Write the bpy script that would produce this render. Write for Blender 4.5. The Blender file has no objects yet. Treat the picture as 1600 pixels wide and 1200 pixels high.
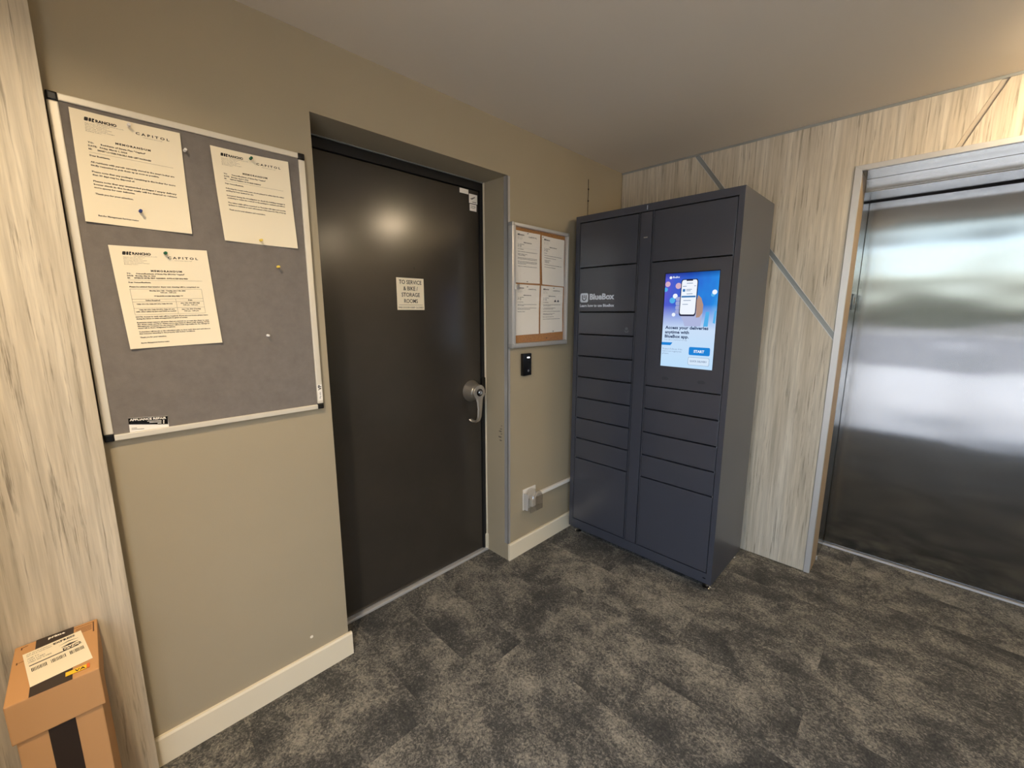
import bpy, bmesh, math, random
from mathutils import Matrix, Vector
random.seed(7)
R = math.radians
scene = bpy.context.scene
col = scene.collection

# ------------------------------------------------------------------ camera
cam_d = bpy.data.cameras.new('camera'); cam = bpy.data.objects.new('camera', cam_d); col.objects.link(cam)
cam_d.sensor_width = 36.0; cam_d.lens = 36.0 * 654.15 / 1600.0; cam_d.clip_start = 0.02; cam_d.clip_end = 300
cam.location = (1.6658, -2.7892, 1.5)
cam.rotation_euler = (R(90 - 9.769), 0, R(44.677))
scene.camera = cam

# ------------------------------------------------------------------ sky, exposure
world = bpy.data.worlds.new('sky'); scene.world = world; world.use_nodes = True
wn = world.node_tree.nodes; wl = world.node_tree.links; wn.clear()
sky = wn.new('ShaderNodeTexSky'); sky.sky_type = 'NISHITA'; sky.sun_disc = False
sky.sun_elevation = R(48); sky.sun_rotation = R(60); sky.air_density = 1.0; sky.dust_density = 3.0
bg = wn.new('ShaderNodeBackground'); bg.inputs['Strength'].default_value = 1.42
wo = wn.new('ShaderNodeOutputWorld')
hs = wn.new('ShaderNodeHueSaturation'); hs.inputs['Saturation'].default_value = .9
wl.new(sky.outputs[0], hs.inputs['Color']); wl.new(hs.outputs[0], bg.inputs[0]); wl.new(bg.outputs[0], wo.inputs[0])
vs = scene.view_settings
vs.view_transform = 'Standard'; vs.look = 'None'; vs.gamma = 1.0; vs.use_curve_mapping = False
vs.exposure = 0.0
WARM = (1.0, 0.78, 0.51)
LAMPS = [  # x, y, watts, dome or recessed, place in words
    (2.15, -0.36, 21, 'dome', 'round opal dome ceiling light in front of the steel lift doors'),
    (3.60, -0.40, 14, 'dome', 'round opal dome ceiling light just right of the steel lift doors'),
    (5.00, -0.40, 14, 'dome', 'round opal dome ceiling light farthest along the lobby from the lockers'),
    (1.05, -3.00, 26, 'recessed', 'round recessed ceiling light nearest the entrance glazing and grey pinboard'),
]

# ------------------------------------------------------------------ materials
def lin(c):
    return tuple(((v/255)/12.92 if v/255 <= .04045 else ((v/255+.055)/1.055)**2.4) for v in c) + (1,)
def mat(name, rgb, rough=.6, metal=0, bump=None, **kw):
    m = bpy.data.materials.new(name); m.use_nodes = True
    nt = m.node_tree; b = nt.nodes['Principled BSDF']
    b.inputs['Base Color'].default_value = lin(rgb); b.inputs['Roughness'].default_value = rough; b.inputs['Metallic'].default_value = metal
    for k, v in kw.items(): b.inputs[k].default_value = v
    if bump:
        sc, st, dist = bump
        g = nt.nodes.new('ShaderNodeNewGeometry'); n = nt.nodes.new('ShaderNodeTexNoise'); n.inputs['Scale'].default_value = sc; n.inputs['Detail'].default_value = 3
        bp = nt.nodes.new('ShaderNodeBump'); bp.inputs['Strength'].default_value = st; bp.inputs['Distance'].default_value = dist
        nt.links.new(g.outputs['Position'], n.inputs['Vector']); nt.links.new(n.outputs[0], bp.inputs['Height']); nt.links.new(bp.outputs[0], b.inputs['Normal'])
    return m
def emit(name, rgb, s):
    m = bpy.data.materials.new(name); m.use_nodes = True; nt = m.node_tree; nt.nodes.clear()
    e = nt.nodes.new('ShaderNodeEmission'); e.inputs[0].default_value = lin(rgb); e.inputs[1].default_value = s
    o = nt.nodes.new('ShaderNodeOutputMaterial'); nt.links.new(e.outputs[0], o.inputs[0]); return m
class NT:
    """small node helper"""
    def __init__(s, m): s.t = m.node_tree; s.b = s.t.nodes['Principled BSDF']
    def n(s, t, **kw):
        x = s.t.nodes.new(t)
        for k, v in kw.items(): setattr(x, k, v)
        return x
    def l(s, a, b): s.t.links.new(a, b)
    def math(s, op, a, b=None, c=None):
        x = s.n('ShaderNodeMath', operation=op)
        for i, v in enumerate((a, b, c)):
            if v is None: continue
            if isinstance(v, (int, float)): x.inputs[i].default_value = v
            else: s.l(v, x.inputs[i])
        return x.outputs[0]
    def noise(s, vec, scale, detail=4, rough=.55, dist=0):
        x = s.n('ShaderNodeTexNoise'); x.inputs['Scale'].default_value = scale; x.inputs['Detail'].default_value = detail
        x.inputs['Roughness'].default_value = rough; x.inputs['Distortion'].default_value = dist
        s.l(vec, x.inputs['Vector']); return x.outputs[0]
    def ramp(s, fac, stops):
        x = s.n('ShaderNodeValToRGB'); e = x.color_ramp.elements
        while len(e) < len(stops): e.new(.5)
        for i, (p, c) in enumerate(stops): e[i].position = p; e[i].color = c if len(c) == 4 else lin(c)
        s.l(fac, x.inputs[0]); return x.outputs[0]
    def mix(s, fac, a, b, mode='MIX'):
        x = s.n('ShaderNodeMix', data_type='RGBA', blend_type=mode)
        for sock, v in ((x.inputs[0], fac), (x.inputs[6], a), (x.inputs[7], b)):
            if isinstance(v, (int, float)): sock.default_value = v
            elif isinstance(v, tuple): sock.default_value = v
            else: s.l(v, sock)
        return x.outputs[2]
    def xyz(s):
        g = s.n('ShaderNodeNewGeometry'); x = s.n('ShaderNodeSeparateXYZ'); s.l(g.outputs['Position'], x.inputs[0]); return x.outputs, g.outputs['Position']
    def comb(s, a, b, c):
        x = s.n('ShaderNodeCombineXYZ')
        for i, v in enumerate((a, b, c)):
            if isinstance(v, (int, float)): x.inputs[i].default_value = v
            else: s.l(v, x.inputs[i])
        return x.outputs[0]
    def bump(s, h, st, d):
        x = s.n('ShaderNodeBump'); x.inputs['Strength'].default_value = st; x.inputs['Distance'].default_value = d
        s.l(h, x.inputs['Height']); s.l(x.outputs[0], s.b.inputs['Normal'])

def m_wall():
    m = mat('taupe_wall_paint', (170, 158, 132), .62); t = NT(m); (x, y, z), p = t.xyz()
    f = t.noise(p, 1.3, 3); f2 = t.noise(p, 9, 4)
    c = t.mix(t.math('MULTIPLY', f2, .5), t.ramp(f, [(.3, (157, 145, 120)), (.7, (165, 152, 126))]), lin((160, 147, 121)))
    t.l(c, t.b.inputs['Base Color']); t.bump(t.noise(p, 240, 3), .12, .002); return m
def m_wood():
    m = mat('grey_wood_laminate', (205, 196, 180), .5); t = NT(m); (x, y, z), p = t.xyz()
    h = t.math('ADD', x, y)
    wob = t.noise(t.comb(t.math('MULTIPLY', h, 3), 0, t.math('MULTIPLY', z, 1.4)), 1.0, 3)
    hw = t.math('ADD', h, t.math('MULTIPLY', wob, .010))
    v1 = t.comb(t.math('MULTIPLY', hw, 16), 0, t.math('MULTIPLY', z, .9))
    v2 = t.comb(t.math('MULTIPLY', hw, 60), 3, t.math('MULTIPLY', z, 2.2))
    v3 = t.comb(t.math('MULTIPLY', hw, 80), 7, t.math('MULTIPLY', z, 2.6))
    v4 = t.comb(t.math('MULTIPLY', hw, 190), 5, t.math('MULTIPLY', z, 12))
    broad = t.noise(v1, 1, 4, .6); fine = t.noise(v2, 1, 4, .65); strk = t.noise(v3, 1, 5, .7, .15); hair = t.noise(v4, 1, 2)
    c = t.ramp(broad, [(.28, (184, 171, 147)), (.45, (211, 198, 174)), (.68, (224, 214, 193))])
    c = t.mix(t.ramp(fine, [(.35, (0, 0, 0)), (.62, (255, 255, 255))]), t.mix(.65, c, lin((158, 147, 127))), c)
    k = t.ramp(strk, [(.54, (0, 0, 0)), (.64, (255, 255, 255))])
    patch = t.ramp(t.noise(t.comb(t.math('MULTIPLY', h, 5), 1, t.math('MULTIPLY', z, 2.5)), 1, 3), [(.36, (0, 0, 0)), (.56, (255, 255, 255))])
    k = t.math('MULTIPLY', t.math('MULTIPLY', k, patch), .85)
    c = t.mix(k, c, lin((108, 97, 80)))
    c = t.mix(t.math('MULTIPLY', hair, .25), c, lin((178, 167, 146)))
    t.l(c, t.b.inputs['Base Color']); t.bump(fine, .15, .001); return m
def m_carpet():
    m = mat('mottled_grey_carpet', (90, 86, 78), .95); t = NT(m); (x, y, z), p = t.xyz()
    row = t.math('FLOOR', t.math('DIVIDE', t.math('ADD', y, 20.05), .25))
    colm = t.math('FLOOR', t.math('ADD', x, t.math('MULTIPLY', t.math('MODULO', row, 2), .5)))
    w = t.n('ShaderNodeTexWhiteNoise'); w.noise_dimensions = '2D'; t.l(t.comb(row, colm, 0), w.inputs['Vector'])
    off = t.n('ShaderNodeVectorMath', operation='SCALE'); t.l(w.outputs['Color'], off.inputs[0]); off.inputs['Scale'].default_value = 6
    va = t.n('ShaderNodeVectorMath', operation='ADD'); t.l(p, va.inputs[0]); t.l(off.outputs[0], va.inputs[1])
    # mostly continuous clouds, with a share that breaks at the tile joints
    n1 = t.noise(p, 3.2, 5, .62, .3); n2 = t.noise(va.outputs[0], 5.0, 5, .65, .4); n3 = t.noise(va.outputs[0], 38, 4, .7, 2.4); n4 = t.noise(p, 700, 2)
    s = t.math('ADD', t.math('MULTIPLY', n1, .20), t.math('ADD', t.math('MULTIPLY', n2, .56), t.math('MULTIPLY', n3, .42)))
    n5 = t.noise(va.outputs[0], 120, 3, .6, .8)
    s = t.math('ADD', s, t.math('ADD', t.math('MULTIPLY', t.math('SUBTRACT', w.outputs['Value'], .5), .05), t.math('MULTIPLY', t.math('SUBTRACT', n5, .5), .42)))
    c = t.ramp(s, [(.44, (50, 50, 48)), (.56, (76, 75, 70)), (.64, (119, 115, 105)), (.74, (158, 152, 136))])
    c = t.mix(t.math('MULTIPLY', n4, .5), c, t.mix(.5, c, lin((45, 43, 40))))
    t.l(c, t.b.inputs['Base Color']); t.bump(t.noise(p, 420, 2), .6, .004); return m
def m_steel(name='brushed_steel', rough=.2, wave=.0, base=(188, 188, 184)):
    m = mat(name, base, rough, 1); t = NT(m); (x, y, z), p = t.xyz()
    t.b.inputs['Anisotropic'].default_value = .75
    tg = t.n('ShaderNodeTangent', direction_type='RADIAL', axis='Z'); t.l(tg.outputs[0], t.b.inputs['Tangent'])
    h = t.noise(t.comb(t.math('MULTIPLY', t.math('ADD', x, y), 1.4), 0, t.math('MULTIPLY', z, 3.6)), 1, 1)
    f = t.noise(t.comb(t.math('MULTIPLY', x, 30), 0, t.math('MULTIPLY', z, 420)), 1, 2)
    t.l(t.mix(t.math('MULTIPLY', f, .25), lin(base), lin(tuple(int(v*.8) for v in base))), t.b.inputs['Base Color'])
    if wave: t.bump(h, 1.0, wave)
    return m
def m_door():
    m = mat('dark_bronze_door_paint', (52, 48, 41), .2); t = NT(m); (x, y, z), p = t.xyz()
    f = t.noise(p, 3.5, 5, .6); g = t.noise(p, 26, 4, .7)
    t.l(t.ramp(f, [(.3, (50, 46, 40)), (.7, (55, 50, 43))]), t.b.inputs['Base Color'])
    return m
def m_felt():
    m = mat('grey_felt', (122, 115, 107), .95); t = NT(m); (x, y, z), p = t.xyz()
    f = t.noise(p, 30, 4, .7); g = t.noise(p, 900, 2)
    c = t.ramp(f, [(.3, (116, 109, 102)), (.7, (128, 121, 113))]); c = t.mix(t.math('MULTIPLY', g, .4), c, lin((100, 94, 88)))
    t.l(c, t.b.inputs['Base Color']); t.bump(g, .5, .002); return m
def m_cork():
    m = mat('cork', (176, 120, 60), .9); t = NT(m); (x, y, z), p = t.xyz()
    t.l(t.ramp(t.noise(p, 160, 4, .7), [(.35, (140, 90, 42)), (.6, (190, 134, 70))]), t.b.inputs['Base Color']); return m
def m_glass(name='clear_glass', k=.06, tint=(1, 1, 1, 1)):
    m = bpy.data.materials.new(name); m.use_nodes = True; nt = m.node_tree; nt.nodes.clear()
    tr = nt.nodes.new('ShaderNodeBsdfTransparent'); tr.inputs[0].default_value = tint
    gl = nt.nodes.new('ShaderNodeBsdfGlossy'); gl.inputs['Roughness'].default_value = .03
    mx = nt.nodes.new('ShaderNodeMixShader'); mx.inputs[0].default_value = k; o = nt.nodes.new('ShaderNodeOutputMaterial')
    nt.links.new(tr.outputs[0], mx.inputs[1]); nt.links.new(gl.outputs[0], mx.inputs[2]); nt.links.new(mx.outputs[0], o.inputs[0]); return m

M = {
 'wall': m_wall(), 'wood': m_wood(), 'carpet': m_carpet(), 'door': m_door(), 'felt': m_felt(), 'cork': m_cork(),
 'ceiling': mat('taupe_ceiling_paint', (222, 210, 190), .8, bump=(260, .1, .002)),
 'base': mat('cream_baseboard_paint', (226, 214, 186), .4),
 'steel': m_steel(rough=.2), 'liftdoor': m_steel('brushed_steel_door', .14, .005, (152, 153, 152)),
 'alu': mat('satin_aluminium', (206, 204, 199), .36, .45), 'alu_painted': mat('pale_aluminium', (222, 214, 196), .35, .25),
 'channel': mat('grey_metal_channel', (152, 154, 148), .4, .25), 'guard': mat('steel_corner_guard', (178, 176, 172), .36, .4),
 'channel2': mat('beige_channel', (182, 170, 150), .5), 'tan': mat('tan_painted_return', (168, 146, 114), .55), 'black': mat('black_paint', (13, 12, 11), .75), 'plasticblack': mat('black_plastic', (10, 10, 11), .25),
 'locker': mat('charcoal_powder_coat', (58, 61, 71), .3, **{'Specular IOR Level': .95}), 'gap': mat('dark_locker_inside', (10, 10, 12), .8),
 'chrome': mat('chrome', (215, 213, 208), .16, 1), 'nickel': mat('satin_nickel', (198, 192, 180), .3, .85),
 'white': mat('white_plastic', (232, 226, 214), .4), 'paper': mat('white_paper', (234, 222, 194), .8), 'paper2': mat('plain_white_paper', (244, 238, 226), .8),
 'ink': mat('black_ink', (38, 34, 32), .8), 'greyink': mat('grey_ink', (120, 112, 102), .8), 'lightprint': mat('pale_grey_vinyl', (205, 212, 222), .5),
 'dimprint': mat('dim_grey_vinyl', (104, 108, 116), .5), 'cardboard': mat('brown_cardboard', (190, 142, 92), .85, bump=(60, .1, .002)), 'carddark': mat('dark_brown_tape', (48, 36, 28), .3),
 'kraftink': mat('brown_ink', (92, 60, 36), .8), 'yellow': mat('yellow_sticker', (244, 190, 40), .6), 'orange': mat('orange_sticker', (226, 110, 50), .6),
 'pin_green': mat('green_plastic', (20, 92, 62), .3), 'pin_yellow': mat('yellow_plastic', (238, 208, 90), .3), 'pin_blue': mat('blue_plastic', (38, 60, 130), .3),
 'pin_clear': mat('clear_plastic', (226, 222, 216), .2), 'pin_black': mat('dark_plastic', (24, 20, 18), .3), 'needle': mat('pin_steel', (180, 178, 172), .25, 1),
 'glass': m_glass(), 'clear': m_glass('clear_cover_plastic', .3, (.93, .92, .90, 1)), 'mullion': mat('dark_bronze_aluminium', (52, 48, 44), .4, .3),
 'concrete': mat('pale_concrete', (196, 194, 188), .85, bump=(30, .2, .01)), 'asphalt': mat('asphalt', (84, 84, 86), .9), 'hedge': mat('hedge_leaves', (78, 80, 60), .9, bump=(14, 1, .2)),
 'led': emit('white_led', (255, 255, 255), 3.0), 'lampglow': emit('warm_lamp_glow', (255, 228, 190), 9.0),
 'stain': mat('dark_scuff', (92, 84, 74), .8), 'filler': mat('wall_filler', (232, 222, 200), .7),
}

# ------------------------------------------------------------------ geometry helpers
def frame(o, xd, yd):
    x = Vector(xd).normalized(); y = Vector(yd).normalized(); z = x.cross(y)
    return Matrix(((x.x, y.x, z.x, o[0]), (x.y, y.y, z.y, o[1]), (x.z, y.z, z.z, o[2]), (0, 0, 0, 1)))
def onA(y, z, x=0.0): return frame((x, y, z), (0, 1, 0), (0, 0, 1))      # faces +x, drawn with +y to the right
def onB(x, z, y=0.0): return frame((x, y, z), (1, 0, 0), (0, 0, 1))      # faces -y, drawn with +x to the right
def add(bm, verts, faces, mi=0):
    vv = [bm.verts.new(v) for v in verts]
    for f in faces:
        try: fa = bm.faces.new([vv[i] for i in f]); fa.material_index = mi
        except ValueError: pass
    return vv
def box(bm, lo, hi, bev=0, mi=0, seg=2):
    t = bmesh.new(); x0, y0, z0 = lo; x1, y1, z1 = hi
    add(t, [(x0,y0,z0),(x1,y0,z0),(x1,y1,z0),(x0,y1,z0),(x0,y0,z1),(x1,y0,z1),(x1,y1,z1),(x0,y1,z1)],
        [(0,3,2,1),(4,5,6,7),(0,1,5,4),(1,2,6,5),(2,3,7,6),(3,0,4,7)])
    if bev: bmesh.ops.bevel(t, geom=t.edges[:], offset=bev, segments=seg, affect='EDGES', profile=.6)
    merge(bm, t, mi=mi)
def merge(bm, t, M4=None, mi=0):
    idx = {}
    for v in t.verts: idx[v] = bm.verts.new(M4 @ v.co if M4 else v.co)
    for f in t.faces:
        try: nf = bm.faces.new([idx[v] for v in f.verts]); nf.material_index = mi; nf.smooth = f.smooth
        except ValueError: pass
    t.free()
def prism(bm, M4, pts, d0, d1, mi=0):
    """2-D outline drawn in the plane of M4, from depth d0 to d1 along its normal"""
    n = len(pts); a = [M4 @ Vector((p[0], p[1], d0)) for p in pts]; b = [M4 @ Vector((p[0], p[1], d1)) for p in pts]
    add(bm, a + b, [tuple(range(n-1, -1, -1)), tuple(range(n, 2*n))] + [(i, (i+1) % n, n+(i+1) % n, n+i) for i in range(n)], mi)
def rect(x0, x1, y0, y1): return [(x0, y0), (x1, y0), (x1, y1), (x0, y1)]
def rrect(x0, x1, y0, y1, r, n=5):
    P = []
    for cx, cy, a0 in ((x1-r, y0+r, -90), (x1-r, y1-r, 0), (x0+r, y1-r, 90), (x0+r, y0+r, 180)):
        for i in range(n+1): a = R(a0 + 90*i/n); P.append((cx + r*math.cos(a), cy + r*math.sin(a)))
    return P
def disc(cx, cy, rx, ry=None, n=24): return [(cx + rx*math.cos(2*math.pi*i/n), cy + (ry or rx)*math.sin(2*math.pi*i/n)) for i in range(n)]
def lathe(bm, M4, prof, n=24, mi=0, caps=True):
    """profile of (radius, height along M4's normal)"""
    vs = []
    for r, h in prof: vs += [M4 @ Vector((r*math.cos(2*math.pi*i/n), r*math.sin(2*math.pi*i/n), h)) for i in range(n)]
    F = [(k*n+i, k*n+(i+1) % n, (k+1)*n+(i+1) % n, (k+1)*n+i) for k in range(len(prof)-1) for i in range(n)]
    if caps: F += [tuple(range(n-1, -1, -1)), tuple(range((len(prof)-1)*n, len(prof)*n))]
    add(bm, vs, F, mi)
def tube(bm, path, rad, n=10, mi=0, flat=None):
    P = [Vector(p) for p in path]; vs = []; up = None
    for i, p in enumerate(P):
        t = (P[min(i+1, len(P)-1)] - P[max(i-1, 0)]).normalized()
        if up is None: up = t.orthogonal().normalized()
        if flat is not None: s = Vector(flat).normalized(); u = s.cross(t).normalized()
        else: u = (up - t*up.dot(t)).normalized(); up = u; s = t.cross(u)
        r = rad[i] if isinstance(rad, (list, tuple)) else rad
        ra, rb = r if isinstance(r, tuple) else (r, r)
        vs += [p + s*ra*math.cos(2*math.pi*k/n) + u*rb*math.sin(2*math.pi*k/n) for k in range(n)]
    F = [(j*n+i, j*n+(i+1) % n, (j+1)*n+(i+1) % n, (j+1)*n+i) for j in range(len(P)-1) for i in range(n)]
    F += [tuple(range(n-1, -1, -1)), tuple(range((len(P)-1)*n, len(P)*n))]
    add(bm, vs, F, mi)
def roots(o):
    while o.parent: o = o.parent
    return o
def obj(name, bm, m, parent=None, smooth=False, fix=True, loc=None):
    """link a bmesh given in world coordinates as one mesh object; parts are stored relative to their thing"""
    if fix: bmesh.ops.recalc_face_normals(bm, faces=bm.faces[:])
    off = Vector(loc) if loc is not None else Vector((0, 0, 0))
    if parent is not None: off = Vector(roots(parent).location)
    for v in bm.verts: v.co -= off
    me = bpy.data.meshes.new(name); bm.to_mesh(me); bm.free()
    for mm in (m if isinstance(m, (list, tuple)) else [m]): me.materials.append(mm)
    if smooth:
        for p in me.polygons: p.use_smooth = True
        me.set_sharp_from_angle(angle=R(38))
    o = bpy.data.objects.new(name, me); col.objects.link(o)
    if parent is not None: o.parent = parent
    elif loc is not None: o.location = off
    return o
def B(): return bmesh.new()
def boxo(name, lo, hi, m, parent=None, bev=0, **kw):
    b = B(); box(b, lo, hi, bev); return obj(name, b, m, parent, **kw)
def tag(o, label, cat, group=None):
    o['label'] = label; o['category'] = cat
    if group: o['group'] = group
    return o
def thing(name, loc, label, cat, group=None):
    o = bpy.data.objects.new(name, None); o.empty_display_size = .05; o.location = loc; col.objects.link(o); return tag(o, label, cat, group)
def struct(o, label=None, cat=None):
    o['kind'] = 'structure'
    if label: o['label'] = label
    if cat: o['category'] = cat
    return o
def text(bm, M4, s, size, x, y, mi=0, bold=0, align='LEFT', width=None, space=1.0, d=.0004, res=1, shear=0):
    """flat lettering laid on the plane of M4; width squeezes it to a given length"""
    cu = bpy.data.curves.new('lettering', 'FONT'); cu.body = s; cu.size = size; cu.align_x = align; cu.resolution_u = res
    cu.offset = bold; cu.space_character = space; cu.shear = shear
    o = bpy.data.objects.new('lettering', cu); me = bpy.data.meshes.new_from_object(o)
    if len(me.vertices):
        xs = [v.co.x for v in me.vertices]; w = max(xs) - min(xs)
        k = width / w if width and w > 0 else 1.0
        x0 = min(xs) if align == 'LEFT' else 0
        t = bmesh.new(); t.from_mesh(me)
        for v in t.verts: v.co.x = (v.co.x - (x0 if width else 0)) * k
        merge(bm, t, M4 @ Matrix.Translation((x, y, d)), mi)
    bpy.data.objects.remove(o); bpy.data.curves.remove(cu); bpy.data.meshes.remove(me)

# ------------------------------------------------------------------ dimensions
H = 2.46; YR, YL, ZT, DD = -1.138, -2.134, 2.205, -.195          # wall height; service-door recess
YF = -3.20; XR = 6.0                                             # entrance glazing, far right wall
EX0, EX1, EZ, EY = 1.338, 2.44, 2.187, .458                      # lift opening
PX, PY = .06, -2.792                                             # wood cladding on the left wall

# ------------------------------------------------------------------ room shell
fl = B(); box(fl, (-.45, YF-.1, -.12), (XR, .75, -.006))
floor = struct(obj('floor', fl, M['black']))
cache = {}
def tiles():
    regions = [(0, XR, YF, 0), (DD+.02, 0, YL, YR), (EX0, EX1, 0, EY-.02)]
    for r in range(64, 84):
        ya, yb = r*.25 - 20.05, (r+1)*.25 - 20.05
        off = .5 if r % 2 else 0
        for c in range(-1, 8):
            xa, xb = c - off, c + 1 - off
            for (x0, x1, y0, y1) in regions:
                a, b_, c_, d_ = max(xa, x0), min(xb, x1), max(ya, y0), min(yb, y1)
                if b_-a < .004 or d_-c_ < .004: continue
                g = .0003
                lx0 = a + (g if a == xa else 0); lx1 = b_ - (g if b_ == xb else 0); ly0 = c_ + (g if c_ == ya else 0); ly1 = d_ - (g if d_ == yb else 0)
                key = (round(lx1-lx0, 4), round(ly1-ly0, 4))
                if key not in cache:
                    t = B(); box(t, (0, 0, -.006), (lx1-lx0, ly1-ly0, 0), .0004, seg=1); bmesh.ops.recalc_face_normals(t, faces=t.faces[:])
                    me = bpy.data.meshes.new('carpet_tile'); t.to_mesh(me); t.free(); me.materials.append(M['carpet']); cache[key] = me
                o = bpy.data.objects.new('carpet_tile', cache[key]); o.location = (lx0, ly0, 0); o.parent = floor; col.objects.link(o)
tiles()
struct(boxo('ceiling', (-.45, YF-.1, H), (XR, .75, H+.12), M['ceiling']))

b = B()                                                           # left wall with the recess for the service door
box(b, (-.45, YF-.1, -.12), (0, YL, H)); box(b, (-.45, YR, -.12), (0, .75, H)); box(b, (-.45, YL, ZT), (0, YR, H)); box(b, (-.45, YL, -.12), (DD-.06, YR, ZT))
wall_left = struct(obj('wall_left', b, M['wall']))
boxo('cladding_panel', (.0005, YF, .002), (PX, PY, H-.001), M['wood'], wall_left, .0015)
b = B()                                                           # steel guard on the recess corner
box(b, (-.027, YR-.0022, .108), (.0022, YR, ZT)); box(b, (0, YR-.0022, .108), (.0022, YR+.017, ZT-.003))
obj('corner_guard', b, M['guard'], wall_left)
b = B(); prism(b, onA(-2.284, .175, 0), disc(0, 0, .006), 0, .0012); obj('filler_spot', b, M['filler'], wall_left)
b = B()
for (yy, zz, r) in ((-1.19, .82, .006), (-1.175, .805, .008), (-1.165, .79, .005), (-1.18, .77, .009), (-1.168, .75, .007), (-1.2, .84, .004)):
    prism(b, frame((yy*0 - .04 - r*3, YR, zz), (1, 0, 0), (0, 0, 1)), [(q[0]*1.6, q[1]*.5) for q in disc(0, 0, r, n=9)], 0, .0006)
obj('scuff_marks', b, M['stain'], wall_left)['kind'] = 'stuff'

BT = .013
def baseboard(lo, hi, extra=None):
    t = B(); prof = [(0, 0), (BT, 0), (BT, .098), (BT-.004, .106), (0, .106)]
    prism(t, frame((0, lo, 0), (1, 0, 0), (0, 0, 1)), prof, 0, -(hi-lo))
    if extra: extra(t)
    return t
t = baseboard(PY, YL+BT); struct(obj('baseboard_left', t, M['base']))
def ret(t):
    prism(t, frame((DD+.016, YR, 0), (0, -1, 0), (0, 0, 1)), [(0, 0), (BT, 0), (BT, .098), (BT-.004, .106), (0, .106)], 0, (BT-DD-.016))
t = baseboard(YR-.0005, -.002, ret); struct(obj('baseboard_right', t, M['base']))

# back wall: plasterboard behind, wood cladding cut by slanted metal channels
b = B(); box(b, (-.0, .014, -.12), (EX0-.03, .75, H)); box(b, (EX1+.03, .014, -.12), (XR, .75, H)); box(b, (EX0-.03, .014, EZ+.03), (EX1+.03, .75, H)); box(b, (EX0-.03, EY+.05, -.12), (EX1+.03, .75, EZ+.03))
wall_back = struct(obj('wall_back', b, M['wall']))
MB_ = onB(0, 0, .0135)
top = H - .012
def l1(z): return .505 + (2.446 - z)*(.793/1.082)                 # left edge of first channel at height z
def l2(z): return 1.652 + (z - 2.215)*(.080/.177)
w1, w2 = .034, .024
zx = lambda x: 2.446 - (x - .505)*(1.082/.793)
FX0, FX1, FZ = EX0-.030, EX1+.030, EZ+.026
panels = [
    [(.004, .004), (FX0, .004), (FX0, zx(FX0)), (l1(top), top), (.004, top)],
    [(l1(top)+w1, top), (FX0, zx(FX0-w1)), (FX0, FZ), (l2(FZ), FZ), (l2(top), top)],
    [(l2(FZ)+w2, FZ), (FX1, FZ), (FX1, top), (l2(top)+w2, top)],
    [(FX1, .004), (XR, .004), (XR, top), (FX1, top)]]
for p in panels:
    b = B(); prism(b, MB_, p, 0, .0135); obj('cladding_panel', b, M['wood'], wall_back)
b = B(); prism(b, MB_, [(l1(top)+.001, top), (FX0, zx(FX0-.001)), (FX0, zx(FX0-w1+.001)), (l1(top)+w1-.001, top)], 0, .006); obj('metal_channel', b, M['channel'], wall_back)
b = B(); prism(b, MB_, [(l2(FZ)+.001, FZ), (l2(FZ)+w2-.001, FZ), (l2(top)+w2-.001, top), (l2(top)+.001, top)], 0, .006); obj('metal_channel', b, M['channel2'], wall_back)
for (pa, pb) in (((l1(top), top), (FX0, zx(FX0))), ((l1(top)+w1-.0035, top), (FX0, zx(FX0-w1+.0035)))):
    b = B(); prism(b, MB_, [pa, pb, (pb[0], pb[1]+.0045), (pa[0]+.0035, pa[1])], .004, .0142); obj('channel_lip', b, M['alu'], wall_back)
struct(boxo('trim_1', (.0, -.004, H-.012), (XR, .012, H-.0005), M['channel']))

# right wall and the glazed entrance behind the camera
struct(boxo('wall_right', (XR, YF-.1, -.12), (XR+.2, .75, H+.12), M['wall']))
GX0, GX1, GZ = .95, 4.25, 2.42
b = B(); box(b, (-.0, YF-.1, -.12), (GX0, YF, H)); box(b, (GX1, YF-.1, -.12), (XR, YF, H)); box(b, (GX0, YF-.1, GZ), (GX1, YF, H))
struct(obj('wall_front', b, M['wall']))
win = bpy.data.objects.new('window_1', None); win.location = ((GX0+GX1)/2, YF-.05, 0); col.objects.link(win)
struct(win)
xs = [GX0, GX0+1.1, GX0+2.2, GX1]
for i, x in enumerate(xs): boxo('mullion', (x-.025 if 0 < i < 3 else (x if i == 0 else x-.05), YF-.085, -.006), (x+.025 if 0 < i < 3 else (x+.05 if i == 0 else x), YF-.015, GZ), M['mullion'], win, .002)
for i in range(3):
    a, c = xs[i]+(.05 if i == 0 else .025), xs[i+1]-(.05 if i == 2 else .025)
    boxo('rail', (a, YF-.085, -.006), (c, YF-.015, .06), M['mullion'], win, .002); boxo('rail', (a, YF-.085, GZ-.05), (c, YF-.015, GZ), M['mullion'], win, .002)
    boxo('pane', (a, YF-.054, .06), (c, YF-.046, GZ-.05), M['glass'], win)
# the street outside the glazing
struct(boxo('pavement', (-14, -15, -.2), (18, YF-.1, -.02), M['concrete']), 'pale concrete forecourt outside the entrance glazing')
struct(boxo('road', (-60, -24, -.2), (60, -15, -.06), M['asphalt']), 'grey asphalt road beyond the concrete forecourt')
struct(boxo('verge', (-60, -90, -.2), (60, -24, -.03), M['concrete']), 'pale ground on the far side of the road')
b = B()
rnd = random.Random(3)
prev = None
for i in range(40):
    x = -40 + i*2; h = 2.0 + rnd.random()*1.2
    box(b, (x, -37, -.03), (x+2, -35 + rnd.random()*.6, h), .3)
tag(obj('hedge', b, M['hedge'], loc=(0, -36, -.03)), 'long clipped green hedge across the road outside', 'hedge')

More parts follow.
